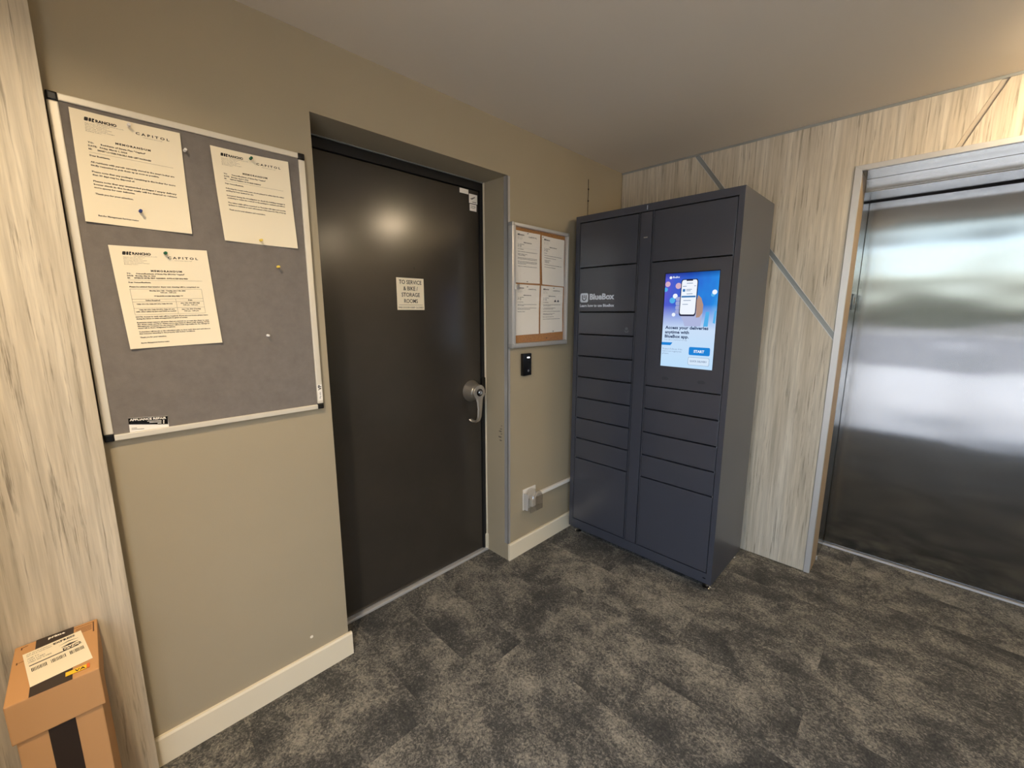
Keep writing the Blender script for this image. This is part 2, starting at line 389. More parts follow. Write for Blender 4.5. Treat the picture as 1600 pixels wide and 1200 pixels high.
# ------------------------------------------------------------------ service door
door = bpy.data.objects.new('door_1', None); door.location = (DD, (YL+YR)/2, 0); col.objects.link(door)
struct(door, 'dark brown metal service door set back in the taupe wall')
b = B(); box(b, (DD-.058, YL, 0), (DD-.002, YL+.03, ZT)); box(b, (DD-.058, YR-.026, 0), (DD+.002, YR-.004, ZT)); box(b, (DD-.058, YL+.03, ZT-.045), (DD+.002, YR-.026, ZT-.004))
obj('door_frame', b, M['black'], door)
boxo('door_leaf', (DD-.045, YL+.033, .016), (DD-.004, YR-.032, ZT-.05), M['door'], door, .002)
boxo('caulk_line', (DD-.01, YR-.0045, .0), (DD+.012, YR-.0005, ZT), M['base'], door)
boxo('soffit_bead', (DD-.01, YL, ZT-.004), (DD+.010, YR-.005, ZT-.0005), M['channel'], door)
boxo('threshold', (DD-.03, YL+.001, -.004), (DD+.018, YR-.001, .012), M['alu'], door, .003)
boxo('latch_guard', (DD-.003, YR-.034, 1.02), (DD+.010, YR-.004, 1.115), M['plasticblack'], door, .001)
b = B(); HY, HZ = -1.245, 1.045
A = frame((DD-.004, HY, HZ), (0, 1, 0), (0, 0, 1))
lathe(b, A, [(.061, 0), (.063, .004), (.060, .012), (.053, .028), (.047, .046), (.043, .058), (.040, .061)], 32)
hnd = obj('lever_handle', b, M['nickel'], door, smooth=True)
b = B(); lathe(b, A, [(.041, .060), (.044, .064), (.044, .073), (.041, .077)], 32)
tube(b, [(DD+.066, HY+.004, HZ-.025), (DD+.067, HY+.006, HZ-.06), (DD+.066, HY+.006, HZ-.10), (DD+.062, HY+.005, HZ-.145), (DD+.054, HY+.003, HZ-.168), (DD+.038, HY-.002, HZ-.178), (DD+.020, HY-.010, HZ-.176), (DD+.008, HY-.018, HZ-.166)],
     [(.030, .007), (.021, .008), (.0165, .008), (.015, .008), (.0145, .0075), (.014, .007), (.013, .006), (.011, .005)], 12, flat=(0, 1, 0))
obj('lever', b, M['nickel'], hnd, smooth=True)
b = B(); lathe(b, A, [(.021, .0765), (.022, .080), (.020, .0815)], 24); obj('lock_ring', b, M['plasticblack'], hnd, smooth=True)
b = B(); lathe(b, A, [(.0125, .080), (.0125, .086), (.011, .0875)], 20); obj('lock_cylinder', b, M['chrome'], hnd, smooth=True)
for i, (y0, y1, z0, z1) in enumerate(((-1.300, -1.240, 2.128, 2.152), (-1.236, -1.178, 2.086, 2.134), (-1.232, -1.184, 2.047, 2.082))):
    st = boxo('sticker', (DD-.004, y0, z0), (DD-.0034, y1, z1), M['paper2'], door)
    if i:
        b = B(); P4 = onA((y0+y1)/2, (z0+z1)/2, DD-.0034); w = (y1-y0)/2*.75; h = (z1-z0)/2
        if i == 1: prism(b, P4, [(-w, -h*.05), (w*.6, h*.55), (w*.6, h*.35), (-w*.4, -h*.2)], 0, .0003); prism(b, P4, rect(-w*.3, w, -h*.75, -h*.6), 0, .0003)
        else:
            for k in range(2): prism(b, P4, rect(-w, w*.4, h*(.35-k*.5), h*(.5-k*.5)), 0, .0003)
            prism(b, P4, rect(w*.6, w*.85, -h*.05, h*.6), 0, .0003)
        obj('print', b, M['greyink'], st)['kind'] = 'stuff'
b = B(); prism(b, onA(-1.593, 1.716, DD-.004), disc(0, 0, .007, n=14), 0, .003); obj('dent_plug', b, M['door'], door)
# sign stuck to the door
sgn = boxo('door_sign', (DD-.004, -1.7015, 1.510), (DD-.0028, -1.5465, 1.6655), M['paper'], loc=(DD-.004, -1.624, 1.510))
tag(sgn, 'small white sign with black lettering stuck to the dark service door', 'sign')
b = B(); S = onA(-1.624, 1.510, DD-.0028)
for i, (s, w) in enumerate((('TO SERVICE', .128), ('& BIKE /', .082), ('STORAGE', .104), ('ROOMS', .078))):
    text(b, S, s, .027, -w/2, .126 - i*.0305, width=w, bold=.0004, res=3)
prism(b, S, rect(-.068, .068, .0235, .0250), 0, .0003)
text(b, S, 'FIRE DOOR KEEP CLOSED', .0115, -.071, .008, width=.142, bold=.0001, res=2)
obj('lettering', b, M['ink'], sgn, fix=False)

# ------------------------------------------------------------------ lift entrance
lift = bpy.data.objects.new('door_2', None); lift.location = ((EX0+EX1)/2, EY, 0); col.objects.link(lift)
struct(lift, 'brushed steel lift doors recessed in the wood clad wall')
FW = .028
for name, pts in (('frame_upright', [(EX0-FW, .002), (EX0, .002), (EX0, EZ), (EX0-FW, EZ+.024)]), ('frame_upright', [(EX1, .002), (EX1+FW, .002), (EX1+FW, EZ+.024), (EX1, EZ)]), ('frame_head', [(EX0-FW, EZ+.0245), (EX0, EZ+.0005), (EX1, EZ+.0005), (EX1+FW, EZ+.0245)])):
    b = B(); prism(b, onB(0, 0, .0), pts, -.02, .004); obj(name, b, M['alu'], lift)
JS = .205
for xa, xb in ((EX0-.03, EX0-.0005), (EX1+.0005, EX1+.03)):
    boxo('side_return', (xa, .02, 0), (xb, JS, EZ), M['tan'], lift)
    boxo('steel_jamb', (xa+.001, JS, 0), (xb, EY+.05, EZ), M['steel'], lift)
b = B(); box(b, (EX0, .02, EZ+.0005), (EX1, JS, EZ+.03)); obj('head_return', b, M['steel'], lift)
boxo('header', (EX0, JS, 2.128), (EX1, JS+.03, EZ), M['steel'], lift, .001); boxo('header_return', (EX0, JS, 2.122), (EX1, EY+.05, 2.1275), M['steel'], lift)
boxo('door_track', (EX0, EY+.002, 2.113), (EX1, EY+.05, 2.1215), M['black'], lift)
boxo('door_panel', (EX0+.001, EY, .014), (EX1-.001, EY+.03, 2.1125), M['liftdoor'], lift, .001)
boxo('door_sill', (EX0, EY-.022, -.006), (EX1, EY+.04, .008), M['alu'], lift, .001)
boxo('jamb_plate', (EX0-.0005, .25, 1.512), (EX0+.004, .40, 1.60), M['plasticblack'], lift, .001)
b = B(); P4 = frame((EX0+.004, .325, 1.556), (0, 1, 0), (0, 0, 1)); prism(b, P4, rect(-.02, .02, -.012, .026), 0, .0005); obj('plate_number', b, M['greyink'], lift)
boxo('floor_bracket', (EX0, JS-.012, 0), (EX0+.006, JS+.004, .022), M['alu'], lift)

# ------------------------------------------------------------------ parcel locker
LX0, LX1, LY, LB, LZ0, LZ1 = .047, .994, -.589, -.10, .046, 2.072
lk = thing('parcel_locker', ((LX0+LX1)/2, (LY+LB)/2, 0), 'tall charcoal parcel locker with lit touchscreen standing in the corner', 'locker')
b = B(); th = .022
box(b, (LX0, LY+.0, LZ0), (LX0+.03, LB, LZ1)); box(b, (LX1-.026, LY, LZ0), (LX1, LB, LZ1)); box(b, (LX0+.03, LY, 2.034), (LX1-.026, LB, LZ1)); box(b, (LX0+.03, LY, LZ0), (LX1-.026, LB, .104))
obj('body', b, M['locker'], lk)
boxo('inner_back', (LX0+.03, LY+.035, .104), (LX1-.026, LB, 2.034), M['gap'], lk)
boxo('centre_post', (.477, LY+.001, .106), (.544, LY+.034, 2.030), M['locker'], lk, .0012)
boxo('post', (.4665, LY+.004, .104), (.473, LY+.034, 2.034), M['locker'], lk); boxo('post', (.548, LY+.004, .104), (.555, LY+.034, 2.034), M['locker'], lk)
def ldoor(x0, x1, z0, z1, name='locker_door'):
    g = .0040
    return boxo(name, (x0, LY, z0+g), (x1, LY+.03, z1-g), M['locker'], lk, .0012)
zl = [2.032, 1.766, 1.499, 1.361, 1.225, 1.090, .954, .818, .681, .545, .106]
L = [ldoor(.0805, .4635, zl[i+1], zl[i]) for i in range(10)]
zr = [2.032, 1.764, None, 1.090, .955, .817, .680, .544, .106]
Rr = [ldoor(.558, .9645, 1.764, 2.032)] + [ldoor(.558, .9645, zr[i+1], zr[i]) for i in range(3, 8)]
for x, zs in ((.0795, zl[1:-1]), (.9615, [1.764, 1.09, .955, .817, .68, .544])):
    for z in zs: boxo('hinge_pin', (x, LY+.0015, z-.007), (x+.004, LY+.012, z+.007), M['dimprint'], lk)
SX0, SX1, SZ0, SZ1 = .633, .9135, 1.209, 1.703
b = B(); g = .0028                                                # panel around the touchscreen
box(b, (.558, LY, 1.09+g), (SX0, LY+.03, 1.764-g)); box(b, (SX1, LY, 1.09+g), (.9645, LY+.03, 1.764-g)); box(b, (SX0, LY, 1.09+g), (SX1, LY+.03, SZ0)); box(b, (SX0, LY, SZ1), (SX1, LY+.03, 1.764-g))
obj('screen_panel', b, M['locker'], lk)
for cx in (.668, .862):
    b = B()
    for i in range(-3, 4):
        for j in range(-1, 2):
            if abs(i) == 3 and j: continue
            prism(b, onB(cx+i*.006, 1.141+j*.006, LY), disc(0, 0, .0018, n=8), 0, .0004)
    obj('speaker_holes', b, M['gap'], lk)['kind'] = 'stuff'
b = B(); prism(b, onB(.511, 1.899, LY+.001), rrect(-.012, .012, -.003, .003, .0028), 0, .0008); obj('lock_slot', b, M['nickel'], lk)
b = B(); prism(b, onB(LX1-.035, .075, LY), rrect(-.010, .006, -.003, .003, .0028), 0, .0008); obj('maker_mark', b, M['gap'], lk)
for fx in (LX0+.05, LX1-.032):
    for fy in (LY+.04, LB-.04):
        b = B(); lathe(b, frame((fx, fy, 0), (1, 0, 0), (0, 1, 0)), [(.0225, 0), (.0225, .006), (.018, .010), (.008, .014), (.007, .05)], 20); obj('levelling_foot', b, M['chrome'], lk, smooth=True)
# vinyl lettering
d2 = L[1]; F = onB(0, 0, LY)
b = B(); sq = rrect(.092, .150, 1.558, 1.614, .012)
prism(b, F, sq, 0, .0005)
text(b, F, 'BlueBox', .047, .161, 1.575, width=.172, bold=.0020, res=3)
text(b, F, 'Learn how to use BlueBox', .022, .091, 1.531, width=.243, bold=.0008, res=2)
obj('lettering', b, M['lightprint'], d2, fix=False)
b = B()
arc = [(.121 + .0165*math.cos(R(a)), 1.584 + .0165*math.sin(R(a))) for a in range(180, 361, 15)]
inn = [(.121 + .0105*math.cos(R(a)), 1.584 + .0105*math.sin(R(a))) for a in range(360, 179, -15)]
prism(b, F, [(.1045, 1.602)] + arc + [(.1375, 1.602), (.1315, 1.602)] + inn + [(.1105, 1.602)], .0004, .0009)
prism(b, F, rect(.1185, .1235, 1.588, 1.603), .0004, .0009); prism(b, F, [(.115, 1.590), (.121, 1.583), (.127, 1.590)], .0004, .0009)
obj('emblem', b, M['locker'], d2)
b = B(); text(b, F, 'BlueBox Technologies Inc.', .0155, .161, 1.559, width=.168, res=2); obj('small_print', b, M['dimprint'], d2, fix=False)
b = B(); text(b, F, '1', .030, .5055, 2.0425, bold=.0008, res=3); obj('number', b, M['lightprint'], lk, fix=False)
b = B()                                                           # faint mark pressed on the third left door
prism(b, F, disc(.421, 1.404, .009, n=14), 0, .0004)
prism(b, F, [(.408+.014*(1-math.cos(a)), 1.392-.012*math.sin(a)) for a in (0, .8, 1.57, 2.3, 3.14)] + [(.434, 1.397), (.421, 1.386), (.408, 1.397)], 0, .0004)
obj('faint_mark', b, M['dimprint'], L[2])

# touchscreen picture
def m_screen():
    m = bpy.data.materials.new('lit_screen'); m.use_nodes = True; nt = m.node_tree; t = NT(m)
    (x, y, z), p = t.xyz()
    u = t.math('DIVIDE', t.math('SUBTRACT', x, SX0), SX1-SX0); v = t.math('DIVIDE', t.math('SUBTRACT', SZ1, z), SZ1-SZ0)
    n = t.noise(t.comb(t.math('MULTIPLY', u, 3), t.math('MULTIPLY', v, 3), 2), 1, 2)
    blue = t.ramp(t.math('ADD', t.math('MULTIPLY', n, .5), t.math('MULTIPLY', u, .5)), [(.2, (92, 92, 206)), (.45, (48, 96, 206)), (.7, (44, 138, 226)), (.9, (96, 190, 240))])
    dark = t.ramp(v, [(0, (150, 150, 176)), (.07, (255, 255, 255))])
    blue = t.mix(1.0, blue, dark, 'MULTIPLY')
    c = t.mix(t.ramp(v, [(.34, (0, 0, 0)), (.60, (255, 255, 255))]), blue, t.ramp(v, [(.5, (206, 224, 248)), (1, (190, 224, 252))]))
    nt.nodes.remove(t.b); e = nt.nodes.new('ShaderNodeEmission'); nt.links.new(c, e.inputs[0]); e.inputs[1].default_value = SE
    nt.links.new(e.outputs[0], nt.nodes['Material Output'].inputs[0]); return m
SE = 1.0
scr = boxo('touchscreen', (SX0, LY+.004, SZ0), (SX1, LY+.012, SZ1), m_screen(), lk)
b = B()
box(b, (SX0, LY+.001, SZ0), (SX0+.003, LY+.004, SZ1)); box(b, (SX1-.003, LY+.001, SZ0), (SX1, LY+.004, SZ1)); box(b, (SX0, LY+.001, SZ1-.004), (SX1, LY+.004, SZ1)); obj('screen_edge', b, M['gap'], scr)
S = onB(SX0, SZ1, LY+.004); W_, H_ = SX1-SX0, SZ1-SZ0
def uv(pts): return [(a*W_, -c*H_) for a, c in pts]
def ud(u, v, r): return [(u*W_ + r*W_*math.cos(2*math.pi*i/24), -v*H_ + r*W_*math.sin(2*math.pi*i/24)) for i in range(24)]
E_ = {k: emit('screen_'+k, c, SE) for k, c in dict(white=(240, 246, 255), pale=(214, 232, 250), navy=(34, 52, 92), button=(34, 132, 214), peach=(214, 176, 196), cyan=(84, 176, 234), magenta=(150, 104, 222), skin=(178, 146, 132), skinlight=(176, 184, 222), hand=(160, 168, 214), phone=(40, 42, 66), bar=(60, 120, 180), grey=(120, 140, 170)).items()}
def sp(name, k, shapes, d=.0004):
    for s in shapes: b = B(); prism(b, S, s, 0, d); obj(name, b, E_[k], scr)
sp('light_spot', 'peach', [ud(.065, .118, .05), ud(.27, .14, .055)], .0002); sp('light_spot', 'cyan', [ud(.03, .175, .04), ud(.17, .29, .055), ud(.9, .24, .035)], .0002)
sp('light_spot', 'white', [ud(.22, .245, .045), ud(.925, .215, .042), ud(.21, .44, .035)], .0003); sp('light_spot', 'magenta', [[(q[0]+.35*q[1]+.065*W_, q[1]) for q in ud(.055, .395, .05)]], .0002)
sp('light_streak', 'cyan', [uv([(.77, .56), (.80, .41), (.86, .41), (.85, .56)]), uv([(.93, .52), (.95, .40), (.98, .40), (.97, .53)])], .0002)
sp('hand_print', 'skinlight', [uv([(.31, .43), (.35, .465), (.40, .505), (.43, .56), (.72, .56), (.73, .49), (.74, .43), (.66, .40), (.40, .40)])], .0003)
sp('hand_print', 'skin', [uv([(.645, .24), (.70, .27), (.745, .34), (.74, .42), (.69, .465), (.63, .47), (.62, .30)])], .0005)
sp('finger_print', 'hand', [[(q[0], q[1]) for q in uv(rrect(.235, .35, a, a+.042, .02))] for a in (.255, .30, .345, .39)], .0004)
sp('phone_print', 'phone', [[(q[0] + .03*(q[1]+.25*H_)*.5, q[1]) for q in uv(rrect(.315, .625, .075, .455, .035))]], .0007)
sk = lambda P: [(q[0] + .03*(q[1]+.25*H_)*.5, q[1]) for q in uv(P)]
sp('phone_print', 'white', [sk(rrect(.33, .61, .083, .437, .03))], .0009)
sp('phone_notch', 'phone', [sk(rrect(.41, .53, .08, .094, .006))], .0011)
sp('phone_content', 'bar', [sk(rect(.34, .60, .245, .262)), sk(rrect(.355, .40, .175, .203, .006))], .0011)
sp('phone_content', 'grey', [sk(rect(*r)) for r in ((.42, .53, .115, .121), (.35, .42, .144, .150), (.56, .59, .144, .150), (.42, .52, .177, .183), (.42, .50, .190, .196), (.43, .54, .222, .228), (.38, .52, .290, .296), (.37, .47, .330, .336))], .0011)
b = B(); text(b, S, 'BlueBox', .014, .155*W_, -.058*H_, width=.13*W_, bold=.0003, res=1, d=.0006); prism(b, S, ud(.115, .052, .025), 0, .0006); obj('lettering', b, E_['white'], scr, fix=False)
b = B()
for s, v, w in (('Access your deliveries', .592, .80), ('anytime with', .640, .46), ('BlueBox app.', .686, .46)): text(b, S, s, .0225, .065*W_, -v*H_, width=w*W_, bold=.0007, res=2, d=.0006)
obj('lettering', b, E_['navy'], scr, fix=False)
b = B(); text(b, S, 'Scan QR to download our app', .009, .06*W_, -.714*H_, width=.44*W_, res=1, d=.0006); obj('lettering', b, E_['grey'], scr, fix=False)
b = B()
for s, v, w in (('Request Delivery, if the', .815, .38), ('unit is not registered,', .840, .37), ('please', .865, .12)): text(b, S, s, .0115, .04*W_, -v*H_, width=w*W_, res=1, d=.0006)
obj('lettering', b, E_['grey'], scr, fix=False)
sp('banner', 'button', [uv([(.012, .737), (.225, .737), (.185, .768), (.012, .768)])], .0005)
st = sp('start_button', 'button', [uv(rrect(.545, .925, .775, .860, .02))], .0005); sp('outline_button', 'grey', [uv(rrect(.540, .925, .882, .965, .02))], .0004); sp('outline_button', 'pale', [uv(rrect(.545, .92, .8845, .9625, .018))], .0006)
b = B(); text(b, S, 'START', .0185, .635*W_, -.831*H_, width=.19*W_, bold=.0007, res=2, d=.0008); obj('lettering', b, E_['white'], scr, fix=False)
b = B(); text(b, S, 'QUICK DELIVERY', .0125, .575*W_, -.931*H_, width=.31*W_, bold=.0003, res=2, d=.0008); obj('lettering', b, E_['grey'], scr, fix=False)

# ------------------------------------------------------------------ grey felt pinboard
PB = dict(y0=-2.789, y1=-2.170, z0=1.129, z1=2.050)
pb = thing('pinboard', (0, (PB['y0']+PB['y1'])/2, PB['z0']), 'large grey felt pinboard with pale metal frame beside the wood panel', 'pinboard')
y0, y1, z0, z1 = PB['y0'], PB['y1'], PB['z0'], PB['z1']; fw = .021
boxo('felt', (.001, y0+.006, z0+.006), (.013, y1-.006, z1-.006), M['felt'], pb)
for lo, hi in (((.001, y0, z0+fw), (.019, y0+fw, z1-fw)), ((.001, y1-fw, z0+fw), (.019, y1, z1-fw)), ((.001, y0+fw, z0), (.019, y1-fw, z0+fw-.003)), ((.001, y0+fw, z1-fw+.003), (.019, y1-fw, z1))):
    boxo('frame_rail', lo, hi, M['alu_painted'], pb, .003)
for cy in (y0, y1-fw):
    for cz in (z0, z1-fw): boxo('corner_cap', (.001, cy-.0005, cz-.0005), (.0205, cy+fw+.0005, cz+fw+.0005), M['plasticblack'], pb, .004)
mk = boxo('maker_label', (.0188, y1-.019, z0+.032), (.0196, y1-.002, z0+.095), M['paper2'], pb)
b = B(); S = frame((.0196, y1-.0105, z0+.034), (0, 0, 1), (0, -1, 0)); text(b, S, 'VP', .017, .040, -.006, bold=.0006, res=2); text(b, S, 'My site', .009, .006, -.003); obj('lettering', b, M['ink'], mk, fix=False)['kind'] = 'stuff'

GR = 'memos pinned on the grey felt board'
def sheet(name, corners, x, label, group, mname='paper', curl=.006, cat='memo'):
    """a sheet of paper through four (y, z) corners tl tr br bl, slightly bowed off the board"""
    tl, tr, br, bl = corners; n = 10; b = B(); vs = []
    for k in (0, 1):
        for j in range(n+1):
            for i in range(n+1):
                u, v = i/n, j/n
                yy = (tl[0]*(1-u)+tr[0]*u)*(1-v) + (bl[0]*(1-u)+br[0]*u)*v; zz = (tl[1]*(1-u)+tr[1]*u)*(1-v) + (bl[1]*(1-u)+br[1]*u)*v
                vs.append((x + curl*bow(u, v) + (.0002 if k else 0), yy, zz))
    m_ = n+1; F = []
    for j in range(n):
        for i in range(n):
            a = j*m_+i; F.append((a, a+1, a+m_+1, a+m_)); o_ = m_*m_; F.append((o_+a, o_+a+m_, o_+a+m_+1, o_+a+1))
    for i in range(n):
        for (p, q) in ((i, i+1), (n*m_+i, n*m_+i+1), (i*m_, (i+1)*m_), (i*m_+n, (i+1)*m_+n)): F.append((p, q, q+m_*m_, p+m_*m_))
    add(b, vs, F)
    c = (x, (bl[0]+br[0])/2, min(bl[1], br[1]))
    o = obj(name, b, M[mname], smooth=True, loc=c); tag(o, label, cat, group); return o
def bow(u, v):   # corners lift a little away from the pins
    return .15 + .85*(abs(u-.5)*2)**2*(.35+.65*abs(v-.5)*2)
def printer(corners, x, curl):
    """returns a draw surface in page inches (8.5 x 11, origin top left) that follows the sheet"""
    tl, tr, br, bl = corners
    def warp(bm):
        for vtx in bm.verts:
            u = vtx.co.x/8.5; v = -vtx.co.y/11; d = vtx.co.z
            yy = (tl[0]*(1-u)+tr[0]*u)*(1-v) + (bl[0]*(1-u)+br[0]*u)*v; zz = (tl[1]*(1-u)+tr[1]*u)*(1-v) + (bl[1]*(1-u)+br[1]*u)*v
            vtx.co = (x + curl*bow(u, v) + .0005 + d, yy, zz)
    return warp
I4 = Matrix.Identity(4)
def logo(b, x, y, s=1.0):
    sh = lambda P: [(x + (p[0] + .18*p[1])*s, y + p[1]*s) for p in P]
    prism(b, I4, sh(rrect(0, .28, 0, .36, .08)), 0, .0001); prism(b, I4, sh(rrect(.32, .50, 0, .36, .08)), 0, .0001); prism(b, I4, sh([(.54, 0), (.74, 0), (.70, .10), (.62, .16), (.72, .24), (.70, .36), (.54, .36)]), 0, .0001)
def letterhead(b, full=True):
    logo(b, .95, -.92)
    text(b, I4, 'RANCHO', .36, 1.78, -.86, width=1.55, bold=.02, d=0, res=2)
    for i, (s, w) in enumerate((('MANAGEMENT SERVICES (B.C.) LTD.', 2.0),)): text(b, I4, s, .10, 1.85, -1.03, width=w, d=0)
    for i, w in enumerate((1.75, 1.55, 1.9, 1.6, 2.1, 1.1)): text(b, I4, ('Agents for the Owners', '8th Floor, West Pender Street', 'Vancouver, British Columbia', 'Phone: Fax: Direct line', 'Email: strata property manager', 'Building memo')[i], .11, .98, -1.18-i*.15, width=w, d=0)
    text(b, I4, 'CAPITOL', .34, 4.75, -1.13, width=2.75, bold=.012, d=0, res=2, space=1.6)
    text(b, I4, 'STRATA PLAN VANCOUVER', .09, 5.3, -1.35, width=1.6, d=0)
    text(b, I4, 'MEMORANDUM', .26, 3.05, -2.62, width=2.75, bold=.014, d=0, res=2, space=1.35)
def body(b, lines, x=1.0, size=.175, step=.225, y=-2.75, w=6.55):
    for s in lines:
        if s == '-': prism(b, I4, rect(x, x+w, y+.06, y+.075), 0, .0001)
        elif s:
            full = s.endswith('|'); s = s.rstrip('|')
            text(b, I4, s, size, x, y, width=(w if full else min(w, len(s)*size*.47)), d=0, bold=.009)
        y -= step
    return y
memos = {}
def memo(key, corners, label, lines, extra=None, x=.0142, curl=.007, lay=(-3.0, .19, .28)):
    o = sheet('memo_sheet', corners, x, label, GR, 'paper', curl)
    b = B(); letterhead(b); body(b, lines, y=lay[0], size=lay[1], step=lay[2])
    if extra: extra(b)
    printer(corners, x, curl)(b); obj('print', b, M['ink'], o, fix=False)['kind'] = 'stuff'; memos[key] = o
memo('a', ((-2.751, 2.021), (-2.523, 2.021), (-2.523, 1.736), (-2.754, 1.740)), 'memo with blue pin at its foot, upper left on the grey pinboard',
     ['TO:       Residents of Strata Plan "Capitol"', 'DATE:   Friday, March 1, 2024', 'RE:       SMART LOCKER PARCELS AND LEFT PACKAGES', '-', 'Dear Residents,', '', 'All residents with parcels currently stored in the smart locker are|', 'kindly requested to pick them up as soon as possible.', '', 'Please note that any packages remaining in the locker for more|', 'than 30 days may be disposed of.', '', 'Please note that any unattended packages / empty delivery|', 'boxes stuck in the locker mails will be cleared to release|', 'more spaces for new deliveries.', '', 'Thank you for your attention.', '', '', '', '', '', '', 'Rancho Management Services memo'], lay=(-3.05, .21, .315))
memo('b', ((-2.451, 2.007), (-2.227, 2.011), (-2.218, 1.724), (-2.439, 1.727)), 'memo with green and yellow pins, upper right on the grey pinboard',
     ['TO:       Owners/Residents of Strata Plan "Capitol"', 'DATE:   Monday, April 8, 2024', 'RE:       VISITOR PARKING ON TH MAIN PARKING', '-', 'Dear Owners/Residents,', '', 'Following the recent notice sent, we are pleased to advise that the visitor|', 'parking has been updated for use.', '', 'Increased during the investigation to check the building manager is|', 'continuing to review the controls on the parking for residents and visitors.|', '', 'The visitor stalls will be reopened on Thursday with signs and security|', 'updates to residents as each enforcement of the space by City of Surrey.|', '', 'Thank you for your attention and cooperation.'])
def table(b):
    g = .018; X0, X1, XM2 = 1.0, 7.35, 4.75; Y = [-4.50, -5.60, -5.90, -6.60, -7.30]
    for y in Y: prism(b, I4, rect(X0, X1, y-g, y), 0, .0001)
    for xx in (X0, X1): prism(b, I4, rect(xx-g, xx, Y[-1], Y[0]), 0, .0001)
    prism(b, I4, rect(XM2, XM2+g, Y[-1], Y[1]), 0, .0001)
    for s, x, y, w in (('Monday, June 10th - Tuesday, June 11th, 2024', 2.6, -4.60, 3.2), ('9:00 a.m. - 5:00 p.m.', 3.5, -4.80, 1.45), ('*** IN-SUITE ACCESS REQUIRED ***', 2.9, -5.20, 2.6), ('Suites Required', 2.1, -5.66, 1.25), ('Date', 5.9, -5.66, .4),
        ('Units 101-112, Units 201-212, Units 301-312', 1.3, -6.05, 3.1), ('June 10th, 2024 (Monday)', 5.15, -6.0, 1.8), ('9:00 a.m. - 5:00 p.m.', 5.35, -6.22, 1.4), ('Units 401-412, Units 501-512, Units 601-612', 1.4, -6.68, 3.1), ('with other suites by June and 2024 as needed', 1.1, -6.88, 3.5), ('June 11th, 2024 (Tuesday)', 5.15, -6.70, 1.8), ('9:00 a.m. - 5:00 p.m.', 5.35, -6.92, 1.4)):
        text(b, I4, s, .17, x, y-.15, width=w, d=0, bold=.009)
    body(b, ['NOTE: Access to each unit will be required. If you are not home please leave|', 'during the times or make arrangements to grant us access.', '', 'Residents must remove all items that are stored on or near the dryer to ease|', 'the dryer vents and lines. Please move any items to allow a full cleaning. Strata|', 'Management Company nor the cleaners will be held responsible for the damage to|', 'items left in these designated locations.', '', 'Technicians will knock on the scheduled suite on door each time and each time so|', 'that someone attending to the property with further conditions.', '', 'Thank you for your attention.', '', '', 'Rancho Management Services memo'], y=-7.60, size=.17, step=.205)
memo('c', ((-2.717, 1.683), (-2.491, 1.690), (-2.478, 1.401), (-2.704, 1.393)), 'memo with a printed table, lower left on the grey pinboard',
     ['TO:       Owners/Residents of Strata Plan EPS1006 "Capitol"', 'DATE:   Monday, May 20, 2024', 'RE:       INTERIOR DRYER VENT CLEANING - SUITE ACCESS REQUIRED', '-', 'Dear Owners/Residents,', '', 'Please be advised that interior dryer vent cleaning will be completed on:'], table, lay=(-2.92, .18, .235))

# push pins
def pin(y, z, x, k, label, tilt=(0, 0), s=1.0):
    n = Vector((1, tilt[0], tilt[1])).normalized(); u = Vector((0, 1, 0)) - n*n.y; u.normalize(); v = n.cross(u)
    P4 = frame((x, y, z), u, v)
    o = thing('push_pin', (x, y, z), label, 'push pin', 'push pins')
    b = B(); lathe(b, P4, [(.0011, .006*s), (.0042*s, .0065*s), (.0042*s, .0080*s), (.0026*s, .0095*s), (.0024*s, .0165*s), (.0040*s, .0185*s), (.0040*s, .0215*s), (.0030*s, .0225*s)], 16); obj('pin_head', b, M[k], o, smooth=True)
    b = B(); lathe(b, P4, [(.0002, -.006), (.0006, -.003), (.0006, .0075*s)], 6); obj('needle', b, M['needle'], o)
pin(-2.637, 2.008, .0155, 'pin_clear', 'white push pin at the top of the upper left memo')
pin(-2.638, 1.783, .0165, 'pin_blue', 'blue push pin near the foot of the upper left memo')
pin(-2.516, 1.975, .0135, 'pin_clear', 'clear push pin in bare felt between the two upper memos')
pin(-2.343, 1.993, .0160, 'pin_green', 'green push pin at the top of the upper right memo')
pin(-2.337, 1.738, .0165, 'pin_yellow', 'yellow push pin at the foot of the upper right memo')
pin(-2.290, 1.655, .0135, 'pin_yellow', 'yellow push pin alone in the felt below the upper right memo')
pin(-2.343, 1.419, .0135, 'pin_clear', 'clear push pin alone in the felt right of the table memo')
pin(-2.595, 1.672, .0160, 'pin_green', 'green push pin at the top of the memo with a table')
# business card tucked in the lower frame rail
cardc = ((-2.732, 1.191), (-2.642, 1.182), (-2.6425, 1.1475), (-2.733, 1.1475))
crd = sheet('business_card', cardc, .0150, 'black and white business card tucked into the lower edge of the pinboard frame', None, 'paper2', .001, 'card')
b = B(); S = frame((.0162, -2.732, 1.191), (0, 1, -.1), (0, .1, 1))
prism(b, S, [(0, -.0005), (.0904, -.0005), (.0915, -.0265), (.001, -.0190)], 0, .0003); obj('black_field', b, M['plasticblack'], crd)
b = B(); text(b, S, 'APPLIANCE REPAIR', .0088, .003, -.0088, width=.084, bold=.0003, res=2, d=.0007)
for i, w in enumerate((.033, .028, .009)): prism(b, S, rect(.0755-w, .0755, -.0137-i*.0042, -.0123-i*.0042), .0003, .0007); prism(b, S, rect(.0795, .0825, -.0143-i*.0042, -.0118-i*.0042), .0003, .0007)
obj('lettering', b, M['paper2'], crd, fix=False)
b = B()
for i, w in enumerate((.012, .028)): prism(b, S, rect(.007, .007+w, -.0315-i*.004, -.0303-i*.004), 0, .0004)
obj('small_print', b, M['greyink'], crd)['kind'] = 'stuff'

